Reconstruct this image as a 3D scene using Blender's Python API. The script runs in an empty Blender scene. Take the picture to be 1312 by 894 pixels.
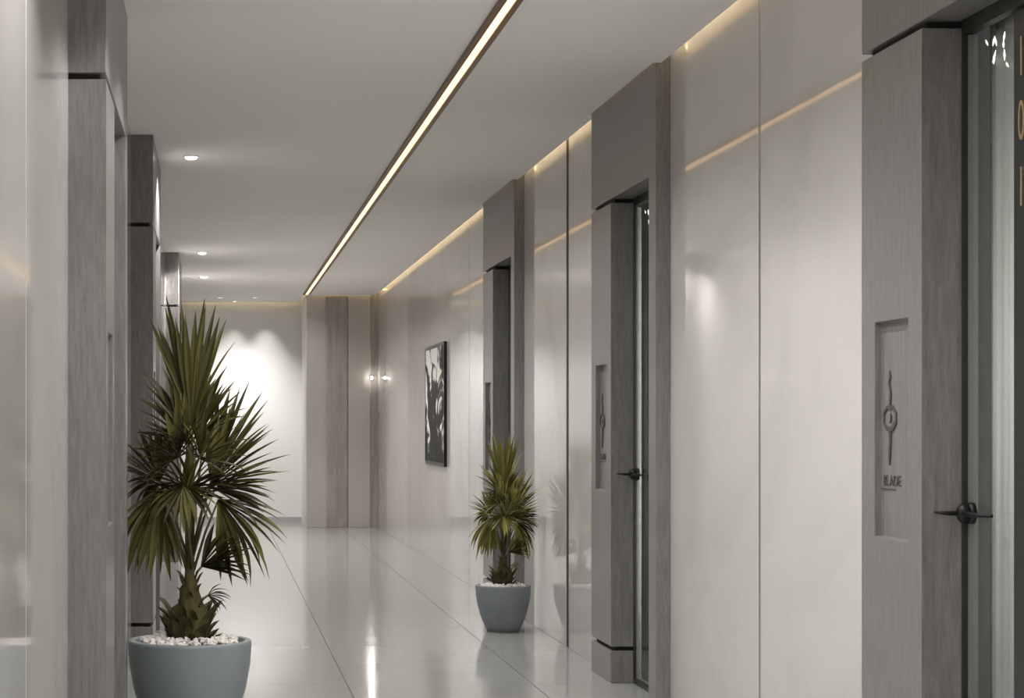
import bpy, bmesh, math, random
from mathutils import Vector, Matrix, Quaternion
random.seed(7)
S = bpy.context.scene
COL = S.collection
PI = math.pi

# ------------------------------------------------------------------ camera
F = 2650.0                       # focal length in pixels of the 1312 px frame
VX, VY = 277.0, 544.0            # vanishing point of the corridor
CAM_Z = 1.25
cam_data = bpy.data.cameras.new('camera')
cam_data.sensor_width = 36.0
cam_data.lens = 36.0 * F / 1312.0
cam_data.shift_x = (656.0 - VX) / 1312.0
cam_data.shift_y = (VY - 447.0) / 1312.0
cam_data.clip_start = 0.05
cam = bpy.data.objects.new('camera', cam_data)
cam.location = (0, 0, CAM_Z)
cam.rotation_euler = (PI / 2, 0, 0)
COL.objects.link(cam)
S.camera = cam

# ------------------------------------------------------------------ world, exposure
W = bpy.data.worlds.new('world')
S.world = W
W.use_nodes = True
W.node_tree.nodes['Background'].inputs[0].default_value = (1.0, 0.97, 0.93, 1)
W.node_tree.nodes['Background'].inputs[1].default_value = 0.9
S.view_settings.view_transform = 'Standard'
S.view_settings.look = 'None'
S.view_settings.gamma = 1.0
S.view_settings.exposure = 0.10
S.view_settings.use_curve_mapping = False

# light levels
DOWN_W = 95.0        # every ceiling downlight
WASH_W = 15.0        # wall washers and the added flush pair by the end wall
LED_E = 2.1          # linear light in the ceiling
COVE_E = 2.6         # warm cove strips
ROOM_FILL_W = 5.0         # added strip light hidden in each room, lights the curtain
LED_FILL_W = 172.0         # added area light under the linear strip, main fill of the corridor
REAR_FILL_W = 60.0       # added, unseen fill light behind the viewpoint

# ------------------------------------------------------------------ dimensions
H = 2.82                         # ceiling
XR, XL = 1.975, -0.46            # wall faces
PR, PL = 1.91, -0.342            # faces of the door portals
Y0, YB, YC = -1.5, 26.6, 25.2    # open end, end wall, boxed-out column
GZ, BZ = 2.334, 0.166            # shadow gaps of the portals
DW = 1.54                        # width of a portal

# ------------------------------------------------------------------ materials
def mat(name):
    m = bpy.data.materials.new(name)
    m.use_nodes = True
    nt = m.node_tree
    return m, nt, nt.nodes['Principled BSDF']

def simple(name, col, rough=0.5, metal=0.0, spec=0.5, emit=None, es=0.0):
    m, nt, b = mat(name)
    b.inputs['Base Color'].default_value = (*col, 1)
    b.inputs['Roughness'].default_value = rough
    b.inputs['Metallic'].default_value = metal
    b.inputs['Specular IOR Level'].default_value = spec
    if emit:
        b.inputs['Emission Color'].default_value = (*emit, 1)
        b.inputs['Emission Strength'].default_value = es
    return m

def noisy(name, stops, scale=(1, 1, 1), nscale=1.0, detail=4, rough=0.5, distort=0.0, coord='Object',
          bump=0.0, spec=0.5, nrough=0.5):
    """colour ramp over stretched noise"""
    m, nt, b = mat(name)
    N, L = nt.nodes.new, nt.links.new
    tc = N('ShaderNodeTexCoord'); mp = N('ShaderNodeMapping')
    mp.inputs['Scale'].default_value = scale
    if coord == 'Position':
        g = N('ShaderNodeNewGeometry'); L(g.outputs['Position'], mp.inputs['Vector'])
    else:
        L(tc.outputs[coord], mp.inputs['Vector'])
    n = N('ShaderNodeTexNoise')
    n.inputs['Scale'].default_value = nscale; n.inputs['Detail'].default_value = detail
    n.inputs['Roughness'].default_value = nrough; n.inputs['Distortion'].default_value = distort
    L(mp.outputs[0], n.inputs['Vector'])
    r = N('ShaderNodeValToRGB')
    e = r.color_ramp.elements
    while len(e) > 1: e.remove(e[-1])
    e[0].position = stops[0][0]; e[0].color = (*stops[0][1], 1)
    for p, c in stops[1:]:
        x = e.new(p); x.color = (*c, 1)
    L(n.outputs['Fac'], r.inputs[0]); L(r.outputs[0], b.inputs['Base Color'])
    b.inputs['Roughness'].default_value = rough
    b.inputs['Specular IOR Level'].default_value = spec
    if bump:
        bp = N('ShaderNodeBump'); bp.inputs['Strength'].default_value = bump; bp.inputs['Distance'].default_value = 0.002
        L(n.outputs['Fac'], bp.inputs['Height']); L(bp.outputs[0], b.inputs['Normal'])
    return m

M = {}
M['marble'] = noisy('polished white marble', [(0.30, (.56, .545, .525)), (0.48, (.635, .62, .60)), (0.62, (.655, .64, .62)), (0.75, (.60, .585, .565))],
                    scale=(1, .55, .8), nscale=.9, detail=7, rough=.055, distort=1.6, coord='Position', nrough=.6)
M['plaster'] = simple('end wall paint', (.80, .795, .785), .38)
M['ceiling'] = noisy('ceiling paint', [(.3, (.86, .835, .815)), (.7, (.89, .865, .845))], nscale=.5, rough=.75, coord='Position')
M['floor'] = noisy('polished grey marble', [(.22, (.325, .329, .317)), (.42, (.36, .364, .352)), (.55, (.372, .376, .364)), (.72, (.342, .346, .334))],
                   scale=(1.1, .5, 1), nscale=1.1, detail=4, rough=.115, distort=1.2, coord='Position', spec=.38, nrough=.62)
M['grout'] = simple('tile joint', (.22, .22, .21), .6)
M['portal'] = noisy('grey grained stone veneer', [(.25, (.120, .114, .111)), (.42, (.180, .172, .168)), (.55, (.218, .209, .204)), (.72, (.270, .260, .254))],
                    scale=(30, 30, 3.2), nscale=2.4, detail=10, rough=.30, coord='Object', bump=.15, nrough=.75)
M['gap'] = simple('shadow gap black', (.010, .010, .010), .7)
M['joint'] = simple('joint backing', (.045, .036, .030), .6)
M['steel'] = simple('brushed steel strip', (.55, .53, .50), .25, 1.0)
M['sash'] = simple('grey sash', (.16, .165, .16), .4)
M['black_metal'] = simple('black metal', (.015, .015, .015), .35, .6)
M['frame'] = simple('dark door frame', (.030, .032, .030), .4, .3)
M['panel'] = simple('dark door panel', (.025, .026, .028), .3)
M['gold'] = simple('gold numeral', (.62, .46, .27), .35, .6)
M['emblem'] = simple('dark engraved emblem', (.075, .071, .068), .5)
M['bronze'] = simple('bronze profile', (.17, .090, .034), .45, .3)
M['led'] = simple('led diffuser', (.9, .85, .75), .5, emit=(1.0, .64, .31), es=LED_E)
M['cove'] = simple('warm cove strip', (.9, .8, .6), .5, emit=(1.0, .74, .36), es=COVE_E)
M['lens'] = simple('lit lens', (.9, .9, .85), .4, emit=(1.0, .92, .80), es=6.0)
M['trim'] = simple('white trim', (.75, .74, .72), .4)
M['room'] = simple('room paint', (.32, .325, .322), .7)
M['curtain'] = simple('sheer curtain', (.70, .71, .70), .8)
M['sparkle'] = simple('crystal drop', (.95, .95, .9), .1, emit=(1, .95, .85), es=1.4)  # glows to put white sparkle behind the door glass
M['baseboard'] = simple('skirting', (.42, .415, .405), .4)
M['concrete'] = noisy('rough beige stone', [(.3, (.24, .21, .19)), (.5, (.33, .295, .27)), (.7, (.40, .365, .34))],
                      scale=(9, 9, 1.0), nscale=2.0, detail=8, rough=.6, coord='Position', nrough=.7)
M['beige'] = simple('beige panel', (.47, .44, .41), .35)
M['pot'] = noisy('blue grey glaze', [(.3, (.195, .222, .238)), (.7, (.222, .250, .265))], nscale=6, rough=.42)
M['pebble'] = simple('white pebble', (.78, .74, .70), .6)
M['soil'] = simple('soil', (.05, .04, .03), .9)
M['trunk'] = noisy('palm fibre', [(.3, (.030, .022, .006)), (.55, (.072, .060, .016)), (.75, (.12, .10, .03))], scale=(20, 20, 4), nscale=3, rough=.85)
M['scale'] = noisy('leaf base', [(.3, (.045, .040, .010)), (.7, (.115, .110, .030))], scale=(8, 8, 3), nscale=4, rough=.7)

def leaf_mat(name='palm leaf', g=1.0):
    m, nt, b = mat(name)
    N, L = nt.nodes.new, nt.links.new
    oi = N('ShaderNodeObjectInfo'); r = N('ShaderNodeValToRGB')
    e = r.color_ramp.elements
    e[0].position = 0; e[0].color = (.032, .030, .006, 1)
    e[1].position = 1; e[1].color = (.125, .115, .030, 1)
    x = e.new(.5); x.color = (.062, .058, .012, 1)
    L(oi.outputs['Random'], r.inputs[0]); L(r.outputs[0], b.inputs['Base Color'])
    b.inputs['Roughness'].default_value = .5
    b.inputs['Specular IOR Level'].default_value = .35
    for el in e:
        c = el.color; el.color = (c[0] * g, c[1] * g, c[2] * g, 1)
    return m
M['leaf'] = leaf_mat()
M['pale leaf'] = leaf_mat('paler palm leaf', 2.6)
M['stalk'] = simple('leaf stalk', (.085, .092, .024), .5)

def glass_mat():
    m, nt, b = mat('clear glass')
    N, L = nt.nodes.new, nt.links.new
    nt.nodes.remove(b)
    fr = N('ShaderNodeFresnel'); fr.inputs['IOR'].default_value = 1.5
    tr = N('ShaderNodeBsdfTransparent'); tr.inputs['Color'].default_value = (.93, .94, .935, 1)
    gl = N('ShaderNodeBsdfGlossy'); gl.inputs['Roughness'].default_value = .02
    mx = N('ShaderNodeMixShader')
    L(tr.outputs[0], mx.inputs[1]); L(gl.outputs[0], mx.inputs[2])
    ge = N('ShaderNodeNewGeometry'); sb = N('ShaderNodeMath'); sb.operation = 'SUBTRACT'; sb.inputs[0].default_value = 1
    mu = N('ShaderNodeMath'); mu.operation = 'MULTIPLY'          # reflect on the outer face only, no false total reflection inside
    L(ge.outputs['Backfacing'], sb.inputs[1]); L(fr.outputs[0], mu.inputs[0]); L(sb.outputs[0], mu.inputs[1])
    L(mu.outputs[0], mx.inputs[0])
    L(mx.outputs[0], nt.nodes['Material Output'].inputs['Surface'])
    return m
M['glass'] = glass_mat()

def art_mat():
    m, nt, b = mat('abstract ink print')
    N, L = nt.nodes.new, nt.links.new
    g = N('ShaderNodeNewGeometry'); mp = N('ShaderNodeMapping')
    mp.inputs['Scale'].default_value = (1, .85, 1.5); mp.inputs['Location'].default_value = (0, 3.1, .35)
    L(g.outputs['Position'], mp.inputs[0])
    n = N('ShaderNodeTexNoise'); n.inputs['Scale'].default_value = 1.5; n.inputs['Detail'].default_value = 2.5
    n.inputs['Distortion'].default_value = 2.4
    L(mp.outputs[0], n.inputs['Vector'])
    sx = N('ShaderNodeSeparateXYZ'); L(g.outputs['Position'], sx.inputs[0])
    mr = N('ShaderNodeMapRange')
    mr.inputs['From Min'].default_value = .9; mr.inputs['From Max'].default_value = 1.95
    mr.inputs['To Min'].default_value = -.17; mr.inputs['To Max'].default_value = .08
    L(sx.outputs['Z'], mr.inputs['Value'])
    ad = N('ShaderNodeMath'); L(n.outputs['Fac'], ad.inputs[0]); L(mr.outputs[0], ad.inputs[1])
    r = N('ShaderNodeValToRGB'); e = r.color_ramp.elements
    e[0].position = .40; e[0].color = (.010, .011, .009, 1)
    e[1].position = .57; e[1].color = (.74, .74, .69, 1)
    x = e.new(.49); x.color = (.035, .036, .030, 1)
    x = e.new(.52); x.color = (.40, .40, .36, 1)
    L(ad.outputs[0], r.inputs[0]); L(r.outputs[0], b.inputs['Base Color'])
    b.inputs['Roughness'].default_value = .6
    b.inputs['Specular IOR Level'].default_value = .2
    return m
M['art'] = art_mat()

# ------------------------------------------------------------------ helpers
def link(name, data, parent=None):
    o = bpy.data.objects.new(name, data)
    COL.objects.link(o)
    if parent: o.parent = parent
    return o

def tag(o, label=None, cat=None, group=None, kind=None):
    if label: o['label'] = label
    if cat: o['category'] = cat
    if group: o['group'] = group
    if kind: o['kind'] = kind
    return o

def empty(name, loc=(0, 0, 0), rz=0.0):
    o = link(name, None); o.location = loc; o.rotation_euler = (0, 0, rz)
    o.empty_display_size = .1
    return o

def finish(name, bm, m, parent=None, smooth=False, bevel=0.0):
    bmesh.ops.recalc_face_normals(bm, faces=bm.faces)
    me = bpy.data.meshes.new(name)
    bm.to_mesh(me); bm.free()
    me.materials.append(m)
    if smooth:
        for p in me.polygons: p.use_smooth = True
    o = link(name, me, parent)
    if bevel:
        b = o.modifiers.new('edge', 'BEVEL'); b.width = bevel; b.segments = 2; b.limit_method = 'ANGLE'
    return o

def add_box(bm, a, b):
    vs = [bm.verts.new((x, y, z)) for x in (a[0], b[0]) for y in (a[1], b[1]) for z in (a[2], b[2])]
    for f in ((0, 1, 3, 2), (4, 6, 7, 5), (0, 4, 5, 1), (2, 3, 7, 6), (0, 2, 6, 4), (1, 5, 7, 3)):
        bm.faces.new([vs[i] for i in f])

def box(name, a, b, m, parent=None, bevel=0.0):
    bm = bmesh.new(); add_box(bm, a, b)
    return finish(name, bm, m, parent, bevel=bevel)

def add_prism(bm, pts, fn, t0, t1):
    """extrude a 2D outline; fn maps (a, b, t) to a point"""
    lo = [bm.verts.new(fn(a, b, t0)) for a, b in pts]
    hi = [bm.verts.new(fn(a, b, t1)) for a, b in pts]
    n = len(pts)
    bm.faces.new(lo[::-1]); bm.faces.new(hi)
    for i in range(n):
        bm.faces.new((lo[i], lo[(i + 1) % n], hi[(i + 1) % n], hi[i]))

def prism(name, pts, fn, t0, t1, m, parent=None, bevel=0.0):
    bm = bmesh.new(); add_prism(bm, pts, fn, t0, t1)
    return finish(name, bm, m, parent, bevel=bevel)

def add_lathe(bm, prof, seg=48, c=(0, 0)):
    rings = []
    for r, z in prof:
        rings.append([bm.verts.new((c[0] + r * math.cos(2 * PI * k / seg), c[1] + r * math.sin(2 * PI * k / seg), z)) for k in range(seg)])
    for a, b in zip(rings, rings[1:]):
        for k in range(seg):
            bm.faces.new((a[k], a[(k + 1) % seg], b[(k + 1) % seg], b[k]))
    bm.faces.new(rings[0][::-1]); bm.faces.new(rings[-1])

def add_tube(bm, pts, radii, seg=8):
    pts = [Vector(p) for p in pts]
    rings = []
    for i, p in enumerate(pts):
        d = (pts[min(i + 1, len(pts) - 1)] - pts[max(i - 1, 0)]).normalized()
        up = Vector((0, 0, 1)) if abs(d.z) < .9 else Vector((1, 0, 0))
        s = d.cross(up).normalized(); t = d.cross(s)
        r = radii[i] if isinstance(radii, (list, tuple)) else radii
        rings.append([bm.verts.new(p + (s * math.cos(2 * PI * k / seg) + t * math.sin(2 * PI * k / seg)) * r) for k in range(seg)])
    for a, b in zip(rings, rings[1:]):
        for k in range(seg):
            bm.faces.new((a[k], a[(k + 1) % seg], b[(k + 1) % seg], b[k]))
    bm.faces.new(rings[0][::-1]); bm.faces.new(rings[-1])

def dup(root, loc, rz=None, scale=None):
    def cp(o, parent):
        c = o.copy(); COL.objects.link(c)
        if parent: c.parent = parent
        for ch in list(o.children): cp(ch, c)
        return c
    r = cp(root, None)
    r.location = loc
    if rz is not None: r.rotation_euler = (0, 0, rz)
    if scale: r.scale = (scale,) * 3
    return r

# ------------------------------------------------------------------ portals: where they stand (far / near edges along the corridor)
RIGHT = [6.12, 10.53, 14.80]                 # far edge, runs DW towards the viewer
LEFT = [6.43, 11.20, 18.85]                  # near edge, runs DW away
R_SPAN = [(y - DW, y) for y in RIGHT]
L_SPAN = [(y, y + DW) for y in LEFT]

# ------------------------------------------------------------------ floor
floor = empty('floor')
tag(floor, 'polished pale grey marble floor laid in large staggered tiles', 'floor', kind='structure')
box('screed', (XL - .2, Y0, -.10), (2.3, YB + .1, -.012), M['grout'], floor)
TW, TL, JW = .895, 1.80, .002
for ci, x0 in enumerate((-.265 - TW, -.265, .63, 1.525)):
    xa, xb = max(x0, XL - .15) + JW, min(x0 + TW, 2.25) - JW
    off = 10.87 if ci in (2, 0) else 11.77
    k = -8
    while True:
        ya = off + k * TL; k += 1
        yb = ya + TL
        if yb < Y0 + .1: continue
        if ya > YB: break
        box('floor_tile', (xa, max(ya, Y0) + JW, -.012), (xb, min(yb, YB) - JW, 0.0), M['floor'], floor)

# ------------------------------------------------------------------ walls
def wall(name, label, xf, xback, spans, joints, gap):
    w = empty(name)
    tag(w, label, 'wall', kind='structure')
    # runs of wall between portals
    edges, y = [], Y0
    for a, b in sorted(spans):
        edges.append((y, a)); y = b
    edges.append((y, YB + .02 if name == 'wall_left' else YC))
    for a, b in edges:
        js = [j for j in joints if a < j[0] < b]
        y = a
        for jy, jw, dark in js + [(b, 0, 0)]:
            yb = jy - jw / 2
            box('marble_panel', (xf, y, 0.0), (xback, yb, H + .08), M['marble'], w, bevel=.002)
            if jw:
                s = 1 if xback > xf else -1
                box('joint_strip', (xf + s * (.0015 if dark else .001), yb, 0.0), (xback, jy + jw / 2, H + .08), M['joint'] if dark else M['steel'], w)
            y = jy + jw / 2
    return w
wall('wall_right', 'glossy white marble panel wall along the right side with steel joints', XR, XR + .14, R_SPAN,
     [(7.52, .030, 0), (11.63, .085, 1), (16.15, .03, 0), (21.3, .02, 0)], 0)
wall('wall_left', 'glossy white marble panel wall along the left side', XL, XL - .14, L_SPAN,
     [(5.0, .012, 0), (9.6, .012, 0), (15.2, .012, 0)], 0)

wb = empty('wall_back')
tag(wb, 'bright white end wall of the corridor lit by two scallops', 'wall', kind='structure')
box('wall_face', (XL - .14, YB, 0), (2.3, YB + .12, H + .10), M['plaster'], wb)
tag(box('baseboard_back', (XL, YB - .015, 0), (1.10, YB, .065), M['baseboard']), 'low grey skirting along the foot of the end wall', 'baseboard', kind='structure')

col = empty('wall_column')
tag(col, 'boxed-out column at the end with beige panels and a rough stone band', 'wall', kind='structure')
def cx(px): return (px - VX) * YC / F
box('core', (1.115, YC + .02, 0), (2.12, YB, H + .08), M['plaster'], col)
box('smooth_panel', (cx(393), YC + .01, 0), (cx(417.5), YC + .05, H + .06), M['beige'], col, bevel=.003)
box('stone_panel', (cx(418.5), YC - .02, 0), (cx(445), YC + .05, H - .002), M['concrete'], col, bevel=.003)
box('smooth_panel', (cx(446), YC, 0), (cx(474), YC + .05, H + .06), M['beige'], col, bevel=.003)
box('side_strip', (cx(475), YC + .012, 0), (2.11, YC + .05, H + .06), M['concrete'], col, bevel=.003)
box('return_panel', (cx(393) - .004, YC + .05, 0), (1.118, YB, H + .06), M['plaster'], col)

# ------------------------------------------------------------------ ceiling
ceil = empty('ceiling')
tag(ceil, 'plain matt light grey ceiling over the corridor', 'ceiling', kind='structure')
EP, EW = PR - .016, XR - .045     # slab edge beside portals / beside wall panels
box('ceiling_slab', (XL - .14, Y0, H), (EP, YC - .05, H + .03), M['ceiling'], ceil)
box('ceiling_slab', (XL - .14, YC - .05, H), (1.06, YB - .05, H + .03), M['ceiling'], ceil)
y = Y0
for a, b in sorted(R_SPAN) + [(YC - .05, 0)]:
    box('ceiling_edge', (EP, y, H), (EW, a - .016, H + .03), M['ceiling'], ceil)
    y = b + .016
box('cove_lid', (EP - .06, Y0, H + .10), (2.3, YB + .1, H + .16), M['ceiling'], ceil)
box('cove_lid', (XL - .14, YC - .3, H + .10), (EP - .06, YB + .1, H + .16), M['ceiling'], ceil)

# warm cove strips hidden in the slot above each run of wall
def cove(a, b, label):
    o = box('cove_light', a, b, M['cove'])
    return tag(o, label, 'cove light', 'warm cove strips at the ceiling edge')
runs, y = [], Y0
for a, b in sorted(R_SPAN): runs.append((y + .12, a - .12)); y = b
runs.append((y + .12, YC - .06))
for (a, b), t in zip(runs, ('before the nearest portal', 'between the first two portals', 'between the second and third portals', 'beyond the third portal')):
    cove((EW + .006, a, H + .070), (XR - .010, b, H + .085), 'warm strip in the slot above the right wall ' + t)
for (a, b), t in zip(R_SPAN, ('first', 'second', 'third')):
    cove((EP + .002, a + .02, H + .070), (PR - .002, b - .02, H + .085), 'warm light strip in the slot over the %s right portal' % t)
cove((XL + .05, YB - .045, H + .070), (1.05, YB - .012, H + .085), 'warm light strip in the slot above the bright end wall')
cove((1.10, YC - .046, H + .070), (XR - .05, YC - .024, H + .085), 'warm light strip in the slot above the boxed-out column')

# ------------------------------------------------------------------ door portals
def P(a, b, t): return (a, t, b)                   # (u, z) outline extruded along depth v

def recessed(bm, u0, u1, v0, v1, z0, z1, ru0, ru1, rz0, rz1, dep):
    """a block with a rectangular niche sunk in its front face"""
    O = [bm.verts.new((u, v0, z)) for u, z in ((u0, z0), (u1, z0), (u1, z1), (u0, z1))]
    I = [bm.verts.new((u, v0, z)) for u, z in ((ru0, rz0), (ru1, rz0), (ru1, rz1), (ru0, rz1))]
    D = [bm.verts.new((u, v0 + dep, z)) for u, z in ((ru0, rz0), (ru1, rz0), (ru1, rz1), (ru0, rz1))]
    B = [bm.verts.new((u, v1, z)) for u, z in ((u0, z0), (u1, z0), (u1, z1), (u0, z1))]
    for i in range(4):
        j = (i + 1) % 4
        bm.faces.new((O[i], O[j], I[j], I[i])); bm.faces.new((I[i], I[j], D[j], D[i])); bm.faces.new((O[i], B[i], B[j], O[j]))
    bm.faces.new(D); bm.faces.new(B[::-1])

PW, OW = .52, .875                                 # pillar and opening widths
def text(name, s, size, m, parent, loc, ext=.002, sx=1.0):
    c = bpy.data.curves.new(name, 'FONT')
    c.body = s; c.size = size; c.extrude = ext; c.align_x = 'CENTER'; c.align_y = 'CENTER'
    c.materials.append(m)
    o = link(name, c, parent)
    o.location = loc; o.rotation_euler = (PI / 2, 0, 0); o.scale = (sx, 1, 1)
    return o

def build_portal(name):
    r = empty(name)
    tag(r, 'portal', 'door', kind='structure')
    g = .010
    bm = bmesh.new(); recessed(bm, 0, PW, 0, .14, BZ + g, GZ - g, .12, .41, .9275, 1.545, .022)
    pil = finish('pillar', bm, M['portal'], r, bevel=.003)
    box('plinth', (0, 0, 0), (PW, .14, BZ - g), M['portal'], r, bevel=.003)
    box('shadow_gap', (.03, .022, BZ - g), (PW - .022, .14, BZ + g), M['gap'], r)
    box('shadow_gap', (.03, .022, GZ - g), (PW - .022, .14, GZ + g), M['gap'], r)
    # header and far jamb are one inverted L
    j0 = PW + OW
    prism('surround', [(0, GZ + g), (j0, GZ + g), (j0, 0), (DW, 0), (DW, H + .085), (0, H + .085)], P, 0, .14, M['portal'], r, bevel=.003)
    # emblem sunk on the niche back
    eu, ev = .197, .0215
    e = prism('emblem', [(-.006, 1.306), (.006, 1.306), (.010, 1.345), (-.004, 1.372), (.007, 1.385), (0, 1.404), (-.006, 1.385), (-.012, 1.37), (.0, 1.345)],
              lambda a, b, t: (eu + a * 1.1, t, b), ev - .004, ev, M['emblem'], pil)
    bm = bmesh.new()
    n = 8
    for k in range(n):
        a0, a1 = 2 * PI * (k + .5) / n, 2 * PI * (k + 1.5) / n
        def q(a, s): return (math.cos(a) * .062 * s, 1.269 + math.sin(a) * .040 * (s if s == 1 else s * .96))
        w0 = .84 if k not in (1, 5, 6) else .68
        add_prism(bm, [q(a0, 1), q(a1, 1), q(a1, w0), q(a0, w0)], lambda a, b, t: (eu + a, t, b), ev - .004, ev)
    finish('emblem_ring', bm, M['emblem'], pil)
    prism('emblem_mark', [(-.004, 1.255), (.012, 1.260), (.014, 1.276), (.004, 1.283), (.006, 1.268)], lambda a, b, t: (eu + a, t, b), ev - .004, ev, M['emblem'], pil)
    prism('emblem_tail', [(-.007, 1.232), (.010, 1.232), (.008, 1.19), (.004, 1.16), (-.003, 1.134), (-.010, 1.165), (-.009, 1.185), (-.003, 1.20)],
          lambda a, b, t: (eu + a, t, b), ev - .004, ev, M['emblem'], pil)
    text('lettering', 'BLADE', .044, M['emblem'], pil, (eu + .016, ev - .001, 1.089), .0015, 1.15)
    box('lettering_line', (eu - .085, ev - .002, 1.064), (eu + .045, ev, 1.067), M['emblem'], pil)
    # glazed door set back in the opening
    d = empty('glass_door'); d.parent = r
    fv0, fv1 = .108, .136
    bm = bmesh.new()
    add_box(bm, (PW, fv0, 0), (PW + .016, fv1, GZ + g)); add_box(bm, (j0 - .016, fv0, 0), (j0, fv1, GZ + g))
    add_box(bm, (PW + .016, fv0, GZ - .03), (j0 - .016, fv1, GZ + g)); add_box(bm, (PW + .016, fv0, 0), (j0 - .016, fv1, .02))
    finish('door_frame', bm, M['frame'], d)
    box('sash', (PW + .019, .118, .024), (PW + .030, .142, GZ - .034), M['sash'], d)
    box('glass_pane', (PW + .031, .127, .024), (.850, .133, GZ - .034), M['glass'], d)
    box('door_panel', (.850, .122, .024), (j0 - .018, .140, GZ - .034), M['panel'], d, bevel=.002)
    # lever handle
    bm = bmesh.new()
    ux, zz = .560, 1.012
    seg = 20
    add_prism(bm, [(ux + .024 * math.cos(2 * PI * k / seg), zz + .029 * math.sin(2 * PI * k / seg)) for k in range(seg)], P, .112, .127)
    add_tube(bm, [(ux, .125, zz), (ux, .060, zz), (ux, .042, zz + .001), (ux - .012, .024, zz + .003)], [.0075, .0065, .005, .003], 10)
    add_tube(bm, [(ux, .098, zz), (ux + .03, .096, zz - .001), (ux + .10, .102, zz - .002), (ux + .168, .112, zz)], [.010, .0085, .006, .0045], 10)
    bmesh.ops.create_uvsphere(bm, u_segments=16, v_segments=10, radius=1, matrix=Matrix.Translation((ux, .100, zz)) @ Matrix.Diagonal((.022, .021, .027, 1)))
    finish('door_handle', bm, M['black_metal'], d, smooth=True)
    # room glimpsed behind the glass
    bm = bmesh.new()
    add_box(bm, (0, 1.10, 0), (DW, 1.14, 2.50)); add_box(bm, (0, .145, 0), (.03, 1.10, 2.50))
    add_box(bm, (DW - .03, .145, 0), (DW, 1.10, 2.50)); add_box(bm, (0, .145, 2.50), (DW, 1.14, 2.54))
    add_box(bm, (0, .145, -.01), (DW, 1.14, -.001))
    finish('room_shell', bm, M['room'], r)
    bm = bmesh.new()
    N = 46; lo, hi = [], []
    for k in range(N + 1):
        u = .492 + .33 * k / N
        v = .205 + .014 * math.sin(k * 1.05) + .006 * math.sin(k * 2.3 + 1)
        lo.append((u, v)); hi.append((u, v))
    A = [bm.verts.new((u, v, .03)) for u, v in lo]; Bv = [bm.verts.new((u, v, 2.46)) for u, v in hi]
    for k in range(N): bm.faces.new((A[k], A[k + 1], Bv[k + 1], Bv[k]))
    cu = finish('curtain', bm, M['curtain'], r, smooth=True)
    so = cu.modifiers.new('cloth', 'SOLIDIFY'); so.thickness = .003
    return r

def add_sparkle(r):
    """small crystal drops added behind the door glass, glowing by themselves"""
    p = empty('sparkle_cluster'); p.parent = r
    bm = bmesh.new()
    add_tube(bm, [(.62, .168, 2.50), (.62, .168, 2.30)], .004, 6)
    finish('sparkle_stem', bm, M['steel'], p)
    bm = bmesh.new()
    rnd = random.Random(3)
    for k in range(9):
        u = .57 + .10 * rnd.random(); v = .155 + .025 * rnd.random(); z = 2.19 + .10 * rnd.random(); l = .006 + .012 * rnd.random()
        dx = (rnd.random() - .5) * .03
        add_tube(bm, [(u - dx, v, z - l), (u, v, z), (u + dx, v, z + l)], [.001, .0032, .001], 6)
    finish('sparkle_drop', bm, M['sparkle'], p)['kind'] = 'stuff'

portal = build_portal('door_1')
def room_lamp(parent):
    l = bpy.data.lights.new('room_lamp', 'AREA'); l.shape = 'RECTANGLE'; l.size = 1.9; l.size_y = .05  # added fill, hidden behind the dark door panel to light the curtain
    l.energy = ROOM_FILL_W; l.color = (1, .97, .93)
    o = link('room_lamp', l, parent); o.location = (1.30, .165, 1.25); o.rotation_euler = (0, PI / 2, 0)
room_lamp(portal)
add_sparkle(portal)
portal.location = (PR, RIGHT[0], 0); portal.rotation_euler = (0, 0, -PI / 2)
portal['label'] = 'nearest grey door portal on the right wall, with gold numerals on its door'
nums = [('1', 2.175), ('0', 2.013), ('1', 1.846)]
portals = [portal]
for i, y in enumerate(RIGHT[1:]):
    q = dup(portal, (PR, y, 0)); q.name = 'door_%d' % (i + 2); portals.append(q)
for i, y in enumerate(LEFT):
    q = dup(portal, (PL, y, 0), PI / 2); q.name = 'door_%d' % (i + 4); portals.append(q)
for q, l in zip(portals[1:], ('grey door portal in the middle of the right wall, nearer than the small palm',
                              'farthest grey door portal on the right wall, behind the small potted palm',
                              'nearest grey door portal on the left wall, hiding the edge of the large pot',
                              'grey door portal on the left wall just behind the large potted palm',
                              'farthest grey door portal on the left wall, hidden behind the palm fronds')):
    q['label'] = l
for q in portals[1:3]:                             # in the farther rooms the curtain is drawn right across
    for c in q.children:
        if c.name.startswith('curtain'):
            c.scale.x = 2.33;  c.location.x = .05 - .492 * 2.33
    for c in q.children:
        if c.type == 'LIGHT':
            c.data = c.data.copy(); c.data.energy = ROOM_FILL_W * 5  # stronger fill so the farther door glass looks pale
door = [c for c in portal.children if c.name.startswith('glass_door')][0]
for s, z in nums:
    text('numeral', s, .145, M['gold'], door, (.903, .1212, z), .0015, .62)

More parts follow.
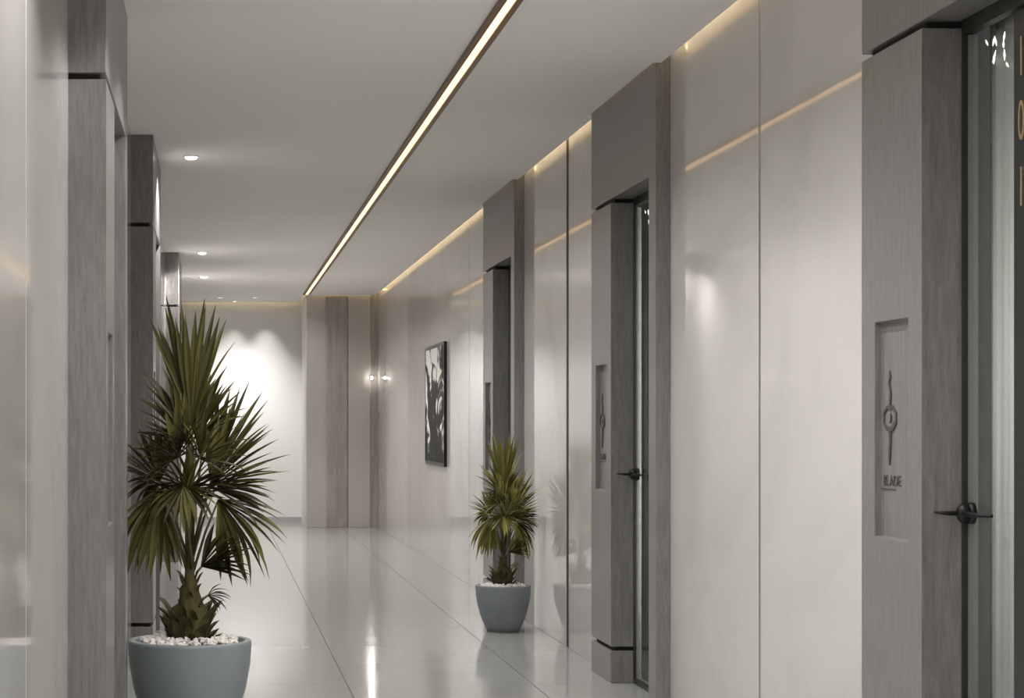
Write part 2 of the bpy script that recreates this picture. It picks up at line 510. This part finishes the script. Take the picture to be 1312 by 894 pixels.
# ------------------------------------------------------------------ linear ceiling light
ll = empty('linear_light', (1.085, 0, H))
tag(ll, 'long bronze linear light with a bright warm strip running down the ceiling', 'ceiling light')
bm = bmesh.new()
ya, yb = Y0 + .1, 24.8
add_box(bm, (-.042, ya, -.014), (-.017, yb, -.0005)); add_box(bm, (.017, ya, -.014), (.042, yb, -.0005))
add_box(bm, (-.042, yb, -.014), (.042, yb + .02, -.0005))
finish('profile', bm, M['bronze'], ll)
box('diffuser', (-.017, ya, -.009), (.017, yb, -.0005), M['led'], ll)
l = bpy.data.lights.new('linear_fill', 'AREA'); l.shape = 'RECTANGLE'; l.size = .032; l.size_y = yb - ya  # added beam below the diffuser, carries most of the corridor light
l.energy = LED_FILL_W; l.color = (1, .975, .945); l.spread = math.radians(125)
o = link('linear_fill', l, ll); o.location = (0, (ya + yb) / 2, -.012)

# ------------------------------------------------------------------ downlights
def downlight(name, x, y, label, power, group, rad=.037, aim=None, spot=2.36, drop=.018, blend=.3):
    r = empty(name, (x, y, H))
    tag(r, label, 'downlight', group)
    bm = bmesh.new(); add_lathe(bm, [(rad + .012, -.0005), (rad + .012, -.006), (rad, -.006), (rad, -.0005)], 28)
    finish('trim_ring', bm, M['trim'], r, smooth=False)
    bm = bmesh.new(); add_lathe(bm, [(rad - .002, -.001), (rad - .002, -drop * .67), (rad * .7, -drop)], 28)
    finish('lens', bm, M['lens'], r)
    l = bpy.data.lights.new(name + '_lamp', 'SPOT')
    l.energy = power; l.spot_size = spot; l.spot_blend = blend; l.shadow_soft_size = rad * .8; l.color = (1, .97, .94)
    o = link(name + '_lamp', l, r); o.location = (0, 0, -.055)
    if aim:
        d = Vector(aim) - Vector((x, y, H - .055))
        o.rotation_euler = d.to_track_quat('-Z', 'Y').to_euler()
    return r
G = 'row of round downlights in the ceiling'
for x, y, t in ((-.146, 12.1, 'nearest bright round downlight in view, before the large palm top'),
                (-.128, 18.84, 'middle round downlight of the ceiling row, level with the far left portal'),
                (-.130, 21.9, 'farthest and smallest round downlight of the ceiling row'),
                (.30, 7.35, 'added round downlight farther along, out of view above the nearest left portal'),  # this and the next two are added, unseen lights for the near end
                (.30, 6.30, 'added round downlight nearer the viewpoint, out of view above the nearest left portal'),
                (.0, 4.60, 'added round downlight closest to the viewpoint, out of view by the left wall')):
    downlight('ceiling_downlight', x, y, t, DOWN_W * (1.15 if y > 15 else .7 if y > 10 else .5), G)
for x, t in ((.23, 'left wall washer casting the left scallop on the end wall'),
             (.63, 'right wall washer casting the right scallop on the end wall')):
    downlight('wall_washer', x, 26.24, t, WASH_W, 'wall washers by the end wall', .028, aim=(x, YB, 1.95), spot=1.0, drop=.003, blend=1.0)
for x, t in ((.05, 'added flush fill light left of two, a step before the end wall'), (.48, 'added flush fill light right of two, a step before the end wall')):  # added pair that evens out the light on the end wall
    downlight('wall_washer', x, 25.5, t, WASH_W * 5.5, 'wall washers by the end wall', .028, aim=(x, YB, 1.0), spot=1.35, drop=.003, blend=1.0)
for y, t in ((7.2, 'added narrow downlight out of view, level with the nearest left portal'), (5.3, 'added narrow downlight out of view, level with the nearest right portal')):  # added, unseen; their bounce off the floor lifts the ceiling
    downlight('ceiling_downlight', .75, y, t, 260.0, G, spot=.75, blend=.5)
# unseen area light added behind the viewpoint to brighten the near end
for i, y in enumerate((-.6,)):
    l = bpy.data.lights.new('rear_fill', 'AREA'); l.shape = 'RECTANGLE'; l.size = 1.6; l.size_y = 1.0; l.energy = REAR_FILL_W; l.color = (1, .96, .91)
    o = link('rear_fill', l); o.location = (.75, y, H - .03)

# ------------------------------------------------------------------ framed picture
pic = empty('framed_picture', (XR, 18.5, .889))
tag(pic, 'black framed black and white abstract ink picture on the right wall', 'picture')
w2, hh = .80, 1.076
bm = bmesh.new()
for a, b in (((-.026, -w2, 0), (0, -w2 + .02, hh)), ((-.026, w2 - .02, 0), (0, w2, hh)),
             ((-.026, -w2 + .02, 0), (0, w2 - .02, .03)), ((-.026, -w2 + .02, hh - .03), (0, w2 - .02, hh))):
    add_box(bm, a, b)
finish('frame', bm, M['black_metal'], pic)
box('print', (-.022, -w2 + .02, .03), (-.002, w2 - .02, hh - .03), M['art'], pic)

# ------------------------------------------------------------------ tiny wall light in the far corner
wl = empty('wall_light', (1.892, YC, 1.82))
tag(wl, 'tiny bright wall light on the beige column panel in the far corner', 'wall light')
box('housing', (-.014, -.030, -.016), (.014, 0, .016), M['trim'], wl, bevel=.004)
box('lens', (-.011, -.034, -.012), (.011, -.030, .012), simple('wall light lens', (.9, .9, .9), .4, emit=(1, .95, .88), es=400.0), wl)

# ------------------------------------------------------------------ potted palm
def leaflet_mesh(bend, name):
    """pointed V-folded blade of unit length along +X, drooping towards -Z"""
    bm = bmesh.new(); n = 7; L, C, R = [], [], []
    for i in range(n + 1):
        t = i / n
        w = .030 * (.25 + 1.5 * t if t < .5 else 1.0 - .1 * (t - .5)) * (1 - max(0, (t - .55) / .45) ** 1.6) + .0006
        a = bend * t * t
        x = t * (1 - .22 * bend * bend * t * t); z = -bend * .55 * t * t * t - .02 * bend * t
        C.append(bm.verts.new((x, 0, z))); L.append(bm.verts.new((x, w, z + w * .45))); R.append(bm.verts.new((x, -w, z + w * .45)))
    for i in range(n):
        bm.faces.new((C[i], C[i + 1], L[i + 1], L[i])); bm.faces.new((R[i], R[i + 1], C[i + 1], C[i]))
    me = bpy.data.meshes.new(name); bm.to_mesh(me); bm.free(); me.materials.append(M['leaf'])
    return me
LEAF = [leaflet_mesh(b, 'leaflet') for b in (.04, .15, .34, .60)]
K = .00307                      # metres per pixel at the large palm

def palm(loc):
    r = empty('potted_palm', loc)
    rim, R = .405, .243
    bm = bmesh.new()
    prof = [(.132, 0), (.140, .002), (.165, .055), (.196, .13), (.222, .22), (.238, .31), (R, .39), (R, rim - .004), (R - .004, rim), (R - .024, rim), (R - .028, rim - .004), (R - .030, .34), (.18, .335)]
    add_lathe(bm, prof, 64)
    finish('pot', bm, M['pot'], r, smooth=True)
    bm = bmesh.new(); add_lathe(bm, [(R - .032, .345), (R - .033, .378), (.1, .385)], 32)
    finish('soil', bm, M['soil'], r)
    bm = bmesh.new(); rnd = random.Random(5)
    for k in range(420):
        a = rnd.random() * 2 * PI; q = math.sqrt(rnd.random()) * (R - .05)
        s = .007 + .006 * rnd.random()
        mtx = Matrix.Translation((q * math.cos(a), q * math.sin(a), .384 + .028 * (1 - (q / R) ** 2) * rnd.random() + .012)) @ \
            Matrix.Rotation(rnd.random() * 6, 4, Vector((rnd.random(), rnd.random(), .3)).normalized()) @ Matrix.Diagonal((s * 1.3, s, s * .75, 1))
        bmesh.ops.create_icosphere(bm, subdivisions=1, radius=1, matrix=mtx)
    p = finish('pebbles', bm, M['pebble'], r); p['kind'] = 'stuff'; p['label'] = 'white pebbles covering the soil'
    # trunk: swollen fibrous base, neck, thin stems
    B = .385
    bm = bmesh.new()
    add_lathe(bm, [(.070, B), (.084, B + .05), (.080, B + .11), (.066, B + .145), (.046, B + .165), (.036, B + .22), (.026, B + .25), (.018, B + .28), (.019, B + .50), (.020, B + .66), (.012, B + .86)], 18)
    for v in bm.verts:
        q = 1 + .14 * math.sin(v.co.z * 71 + math.atan2(v.co.y, v.co.x) * 3) if v.co.z < B + .29 else 1
        v.co.x *= q; v.co.y *= q
    tr = finish('trunk', bm, M['trunk'], r, smooth=True)
    # dried leaf bases standing off the fibre
    bm = bmesh.new()
    vs = [bm.verts.new(c) for c in ((-.022, .004, 0), (.022, .004, 0), (.020, .016, .05), (.010, .034, .088), (0, .042, .103), (-.011, .032, .085), (-.020, .016, .05), (0, -.006, .03), (0, .012, .075))]
    for f in ((0, 1, 7), (1, 2, 7), (2, 8, 7), (2, 3, 8), (3, 4, 8), (4, 5, 8), (5, 6, 8), (6, 7, 8), (6, 0, 7)):
        bm.faces.new([vs[i] for i in f])
    me = bpy.data.meshes.new('leaf_base'); bm.to_mesh(me); bm.free(); me.materials.append(M['scale'])
    for k in range(44):
        t = k / 43
        z = B - .01 + (.125 * t / .7 if t < .7 else .125 + .14 * (t - .7) / .3)
        rr = .070 if t < .7 else .034 - .02 * (t - .7)
        a = k * 2.399
        o = link('leaf_base', me, tr); o.location = (rr * math.cos(a), rr * math.sin(a), z)
        o.rotation_euler = (-.1 - .35 * rnd.random(), (rnd.random() - .5) * .5, a - PI / 2); s = (.78 if t < .7 else .42) * (.8 + .45 * rnd.random()); o.scale = (s * 1.25, s, s)
    # fans: hub pixel, depth offset, axis angle in the picture, spread, blade length px, lean towards viewer, bend class, number
    def pt(px, py, dy=0.0): return Vector(((px - 243) * K, dy, B + (812 - py) * K))
    fans = [
        ((245, 530), .00, 91, 44, 164, .05, 0, 17, (244, 640)),
        ((243, 545), .09, 100, 84, 112, -.15, 0, 15, (243, 650)),
        ((240, 556), -.06, 128, 74, 82, .20, 0, 14, (243, 650)),
        ((252, 548), .06, 64, 66, 92, -.10, 0, 14, (244, 650)),
        ((271, 606), -.03, 38, 112, 104, .12, 0, 20, (247, 690)),
        ((270, 604), .09, 66, 46, 136, -.20, 0, 10, (247, 690)),
        ((275, 612), -.10, 6, 70, 82, .35, 0, 13, (247, 700)),
        ((280, 626), .00, -48, 84, 116, .2, 1, 17, (247, 720)),
        ((205, 602), -.05, 112, 100, 78, .15, 0, 16, (240, 700)),
        ((200, 606), .04, 196, 110, 44, .2, 1, 13, (239, 710)),
        ((205, 612), -.06, 250, 66, 124, .2, 1, 16, (240, 720)),
        ((244, 610), -.15, 92, 220, 70, .45, 0, 17, (243, 690)),
        ((228, 572), -.12, 118, 190, 72, .35, 0, 17, (243, 680)),
        ((258, 574), -.14, 66, 190, 70, .4, 0, 16, (245, 690)),
        ((238, 622), -.15, 96, 190, 64, .30, 0, 16, (241, 700)),
        ((258, 712), -.02, 30, 84, 72, .15, 0, 15, (247, 738)),
        ((236, 604), -.16, 268, 170, 62, .45, 0, 15, (246, 720)),
        ((266, 748), -.04, 4, 100, 30, .3, 1, 9, (252, 772)),
    ]
    for hub, dy, ang, spread, ln, lean, bc, n, root in fans:
        h = pt(*hub, dy); s = pt(*root)
        mid = (h + s) / 2 + Vector((0, dy * .3, .02))
        bm = bmesh.new(); add_tube(bm, [s, mid, h], [.007, .0055, .0045], 6)
        fr = finish('frond', bm, M['stalk'], r, smooth=True)
        a0 = math.radians(ang)
        axis = Vector((math.cos(a0) * math.cos(lean), -math.sin(lean), math.sin(a0) * math.cos(lean))).normalized()
        side = Vector((-math.sin(a0), 0, math.cos(a0)))
        for k in range(n):
            f = (k / (n - 1) - .5) if n > 1 else 0
            th = math.radians(spread) * f + (rnd.random() - .5) * .09
            d = axis * math.cos(th) + side * math.sin(th)
            d.y += (rnd.random() - .5) * .18
            d.normalize()
            up = Vector((0, -.25, 1)) if abs(d.z) < .93 else Vector((-d.x, -1, .2))
            yv = up.cross(d).normalized(); zv = d.cross(yv)
            # blades near the fan's edge are a little shorter
            l = ln * K * (1 - .42 * abs(f) ** 1.5) * (.84 + .24 * rnd.random())
            b = bc if rnd.random() < .7 else min(3, bc + 1)
            o = link('leaflet', LEAF[b], fr)
            m3 = Matrix((d, yv, zv)).transposed().to_4x4()
            wid = (.40 + .14 * rnd.random()) * (1 if ln > 40 else .5)
            o.matrix_local = Matrix.Translation(h) @ m3 @ Matrix.Diagonal((l, wid, wid, 1))
    return r
big = palm((-.104, 8.14, 0))
tag(big, 'large fan palm in a blue grey pot topped with white pebbles by the left wall', 'potted plant', 'potted fan palms')
small = dup(big, (1.738, 12.53, 0), 0, .69)
tag(small, 'small fan palm in a blue grey pot standing against the right wall', 'potted plant', 'potted fan palms')
bpy.context.view_layer.update()
for fr in small.children:                      # no blade of the small palm reaches into the wall
    for o in fr.children:
        if not o.name.startswith('leaflet'): continue
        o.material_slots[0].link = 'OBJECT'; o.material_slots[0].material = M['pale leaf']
        mw = o.matrix_world
        a, b = mw @ Vector((0, 0, 0)), mw @ Vector((1, 0, 0))
        if b.x > 1.945:
            o.scale.x *= max(.15, (1.945 - a.x) / (b.x - a.x))
